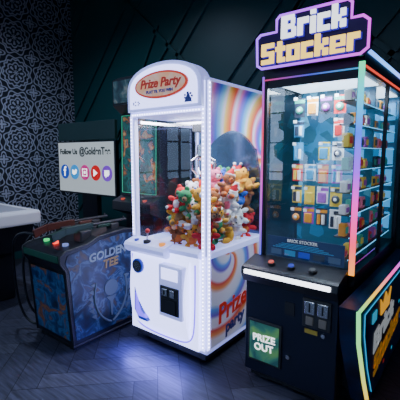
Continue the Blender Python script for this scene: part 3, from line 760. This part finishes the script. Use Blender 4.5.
def rifle(name, x, col):
    mb = MB(); mg = pbr(name+'_plastic', col, 0.4)
    z = 0.885
    mb.cyl((x, 1.66, z+0.012), (x, 2.08, z+0.012), 0.012, M_dark)
    mb.cyl((x, 1.70, z-0.008), (x, 1.95, z-0.008), 0.009, M_dark)
    mb.prism([(1.50, z-0.03), (1.50, z+0.02), (1.74, z+0.028), (1.74, z-0.02), (1.62, z-0.025)], 'yz', x-0.016, x+0.016, mg)
    mb.prism([(1.40, z-0.07), (1.39, z-0.01), (1.50, z+0.018), (1.52, z-0.025), (1.46, z-0.045)], 'yz', x-0.014, x+0.014, mg)
    mb.box(x-0.02, x+0.02, 1.78, 1.92, z-0.022, z+0.004, mg, bev=0.006)
    mb.box(x-0.004, x+0.004, 2.05, 2.06, z+0.02, z+0.04, M_dark)
    mb.done(name, hp)
rifle('light_gun_1', HX0+0.13, (0.10, 0.03, 0.02)); rifle('light_gun_2', HX1-0.13, (0.015, 0.05, 0.035))
tube('gun_cable_1', [(HX0+0.12, 1.40, 0.84), (HX0-0.08, 1.33, 0.88), (HX0-0.2, 1.38, 0.6), (HX0-0.22, 1.40, 0.2), (HX0-0.12, 1.44, 0.02), (HX0+0.02, 1.5, 0.06)], 0.010, M_black, hp, smooth=True)
tube('gun_cable_2', [(HX0+0.10, 1.5, 0.85), (HX0-0.1, 1.42, 0.84), (HX0-0.12, 1.40, 0.4), (HX0-0.05, 1.42, 0.15), (HX0+0.03, 1.5, 0.12)], 0.010, M_black, hp, smooth=True)

# ================= WHITE-RIMMED GAME TABLE =================
tb = empty('air_hockey_table', (-4.1, 1.1, 0))
mb = MB()
mb.box(-4.75, -3.47, 0.2, 1.89, 0.77, 0.905, pbr('table_rail_lit', (0.85, 0.85, 0.9), 0.35, emis=(0.7, 0.75, 1.0), es=0.10), bev=0.03)  # faint rail emission stands in for window light on the white rim
mb.box(-4.66, -3.57, 0.30, 1.79, 0.895, 0.908, pbr('table_top', (0.5, 0.5, 0.56), 0.3))
mb.prism([(-4.70, 0.78), (-3.52, 0.78), (-3.60, 0.5), (-4.58, 0.5)], 'xz', 0.26, 1.83, M_black)
mb.box(-4.5, -3.7, 0.4, 0.6, 0.0, 0.5, M_black, bev=0.02); mb.box(-4.5, -3.7, 1.5, 1.7, 0.0, 0.5, M_black, bev=0.02)
mb.done('table_body', tb)

# ================= TV ON STAND =================
tv = empty('television_stand', (-3.745, 2.66, 0))
TX0, TX1, TY = -4.29, -3.20, 2.60
mb = MB()
mb.box(TX0-0.015, TX1+0.015, TY, TY+0.05, 0.975, 1.60, M_black, bev=0.006)
mb.box(TX0+0.01, TX1-0.01, TY-0.003, TY+0.002, 0.995, 1.585, pbr('tv_screen', (0.3, 0.3, 0.3), 0.3, emis=(0.70, 0.80, 0.85), es=0.5))
mb.box(TX0, TX1, TY+0.01, TY+0.05, 1.61, 1.82, pbr('tv_header', (0.01, 0.025, 0.03), 0.4, emis=(0.02, 0.08, 0.08), es=0.1), bev=0.006)
mb.box(TX0+0.4, TX1-0.4, TY+0.05, TY+0.11, 0.1, 1.7, M_black)
mb.box(TX0+0.2, TX1-0.2, TY-0.1, TY+0.35, 0.0, 0.04, M_black, bev=0.01)
mb.box(TX0+0.3, TX1-0.3, TY+0.04, TY+0.12, 0.04, 0.12, M_black)
mb.done('television', tv)
M_ink = pbr('screen_ink', (0.01, 0.03, 0.03), 0.4)
text('screen_text_1', 'Follow Us', (-4.06, TY-0.006, 1.475), 0.088, M_ink, tv, bold=0.003, ext=0.001)
text('screen_text_2', '@GoldenTee', (-3.55, TY-0.006, 1.48), 0.115, M_ink, tv, bold=0.003, ext=0.001, sx=0.9)
mb = MB()
ic = [(0.02, 0.08, 0.5), (0.03, 0.35, 0.8), (0.7, 0.03, 0.25), (0.75, 0.01, 0.01), (0.25, 0.05, 0.65)]
IM = [pbr('icon_%d' % i, c, 0.4, emis=c, es=0.5) for i, c in enumerate(ic)]
for i in range(5):
    disc(mb, (-4.15+i*0.205, TY-0.006, 1.235), 0.088, IM[i], 'y', 0.004, 32)
mb.prism([(-3.57, 1.275), (-3.57, 1.195), (-3.50, 1.235)], 'xz', TY-0.012, TY-0.007, M_w)
q = -3.74
for (a, b_, c, d) in ((-.045, .045, .036, .045), (-.045, .045, -.045, -.036), (-.045, -.036, -.045, .045), (.036, .045, -.045, .045)):
    mb.box(q+a, q+b_, TY-0.012, TY-0.007, 1.235+c, 1.235+d, M_w)
disc(mb, (q, TY-0.009, 1.235), 0.018, M_w, 'y', 0.004)
mb.prism([(-3.99, 1.22), (-3.955, 1.20), (-3.91, 1.22), (-3.895, 1.26), (-3.925, 1.27), (-3.94, 1.245), (-3.985, 1.265)], 'xz', TY-0.012, TY-0.007, M_w)
mb.prism([(-3.37, 1.205), (-3.37, 1.27), (-3.29, 1.27), (-3.29, 1.225), (-3.31, 1.205), (-3.335, 1.205), (-3.35, 1.185), (-3.35, 1.205)], 'xz', TY-0.012, TY-0.007, M_w)
mb.done('screen_icons', tv)
text('icon_f', 'f', (-4.15, TY-0.009, 1.235), 0.16, M_w, tv, bold=0.004, ext=0.001)

# ================= UPRIGHT CABINET BEHIND =================
uc = empty('upright_arcade_cabinet', (-2.6, 2.7, 0))
UX0, UX1 = -2.86, -2.34
mb = MB()
up = [(2.45, 0.0), (2.45, 0.85), (2.28, 0.92), (2.28, 1.0), (2.40, 1.05), (2.42, 1.83), (2.32, 1.90), (2.32, 2.13), (2.40, 2.17), (3.05, 2.17), (3.05, 0.0)]
mb.prism(up, 'yz', UX0, UX1, M_black)
mb.done('cabinet_body', uc)
mb = MB()
mb.prism([(2.396, 1.09), (2.41, 1.80), (2.405, 1.80), (2.391, 1.09)], 'yz', UX0+0.04, UX1-0.04, artmat('game_screen', [(0.35, (0.01, 0.05, 0.04)), (0.47, (0.02, 0.14, 0.12)), (0.54, (0.015, 0.05, 0.06)), (0.60, (0.45, 0.13, 0.03)), (0.66, (0.45, 0.30, 0.12)), (0.75, (0.03, 0.06, 0.12))], 11, 0.5, 0.35, 'noise'))
mb.box(UX0+0.02, UX1-0.02, 2.314, 2.322, 1.92, 2.12, artmat('game_marquee', [(0.35, (0.01, 0.02, 0.03)), (0.5, (0.03, 0.08, 0.09)), (0.62, (0.2, 0.2, 0.17))], 10, 1.0, 0.2, 'noise'))
for i in range(3): mb.cyl((UX0+0.10+i*0.15, 2.33, 0.99), (UX0+0.10+i*0.15, 2.33, 1.03), 0.02, M_btn)
mb.done('screen_and_marquee', uc)
tube('screen_neon', [(UX0+0.03, 2.385, 1.08), (UX0+0.03, 2.40, 1.81), (UX1-0.03, 2.40, 1.81), (UX1-0.03, 2.385, 1.08)], 0.005, emit('green_neon', (0.05, 0.6, 0.35), 0.5), uc, cyclic=True)

# ================= LIGHTS =================
def area(name, loc, rot, sx, sy, e, col, parent=None):
    l = bpy.data.lights.new(name, 'AREA'); l.shape = 'RECTANGLE'; l.size = sx; l.size_y = sy; l.energy = e; l.color = col
    o = bpy.data.objects.new(name, l); o.location = loc; o.rotation_euler = rot; COL.objects.link(o); adopt(o, parent); return o
area('claw_interior_light', (-1.77, 2.2, 1.70), (0, 0, 0), 0.5, 0.5, 18, (0.88, 0.88, 1.0), claw)
area('claw_front_light', (-1.78, 1.74, 0.115), (math.radians(-30), 0, 0), 0.6, 0.05, 4.0, (0.15, 0.15, 1.0), claw)
area('display_light', (-0.87, 2.3, 1.87), (0, 0, 0), 0.4, 0.3, 16, (0.75, 0.88, 1.0), bs)
area('display_light_rear', (-0.75, 2.95, 1.87), (0, 0, 0), 0.3, 0.4, 10, (0.6, 0.8, 1.0), bs)
def spot(name, loc, e, col, r=0.08):
    l = bpy.data.lights.new(name, 'SPOT'); l.energy = e; l.color = col; l.shadow_soft_size = r; l.spot_size = math.radians(150); l.spot_blend = 0.8
    o = bpy.data.objects.new(name, l); o.location = loc; COL.objects.link(o)
spot('fill_spot', (-3.4, 1.6, 3.65), 170, (0.60, 0.74, 1.0))  # added fill lamp to brighten the room, has no fixture
spot('fill_spot.001', (-1.4, 0.3, 3.65), 80, (0.58, 0.72, 1.0))  # second added fill lamp, weaker, also without a fixture

w = bpy.data.worlds.new('sky'); S.world = w; w.use_nodes = True
bg = w.node_tree.nodes['Background']; bg.inputs[0].default_value = (0.42, 0.63, 1.0, 1); bg.inputs[1].default_value = 2.9

# ================= CAMERA =================
cam = bpy.data.cameras.new('camera'); co = bpy.data.objects.new('camera', cam); COL.objects.link(co)
co.location = (0, 0, 1.45); co.rotation_euler = (math.radians(90-7.09), 0, math.radians(38))
cam.sensor_width = 36; cam.lens = 36*370/400; cam.clip_start = 0.05
S.camera = co
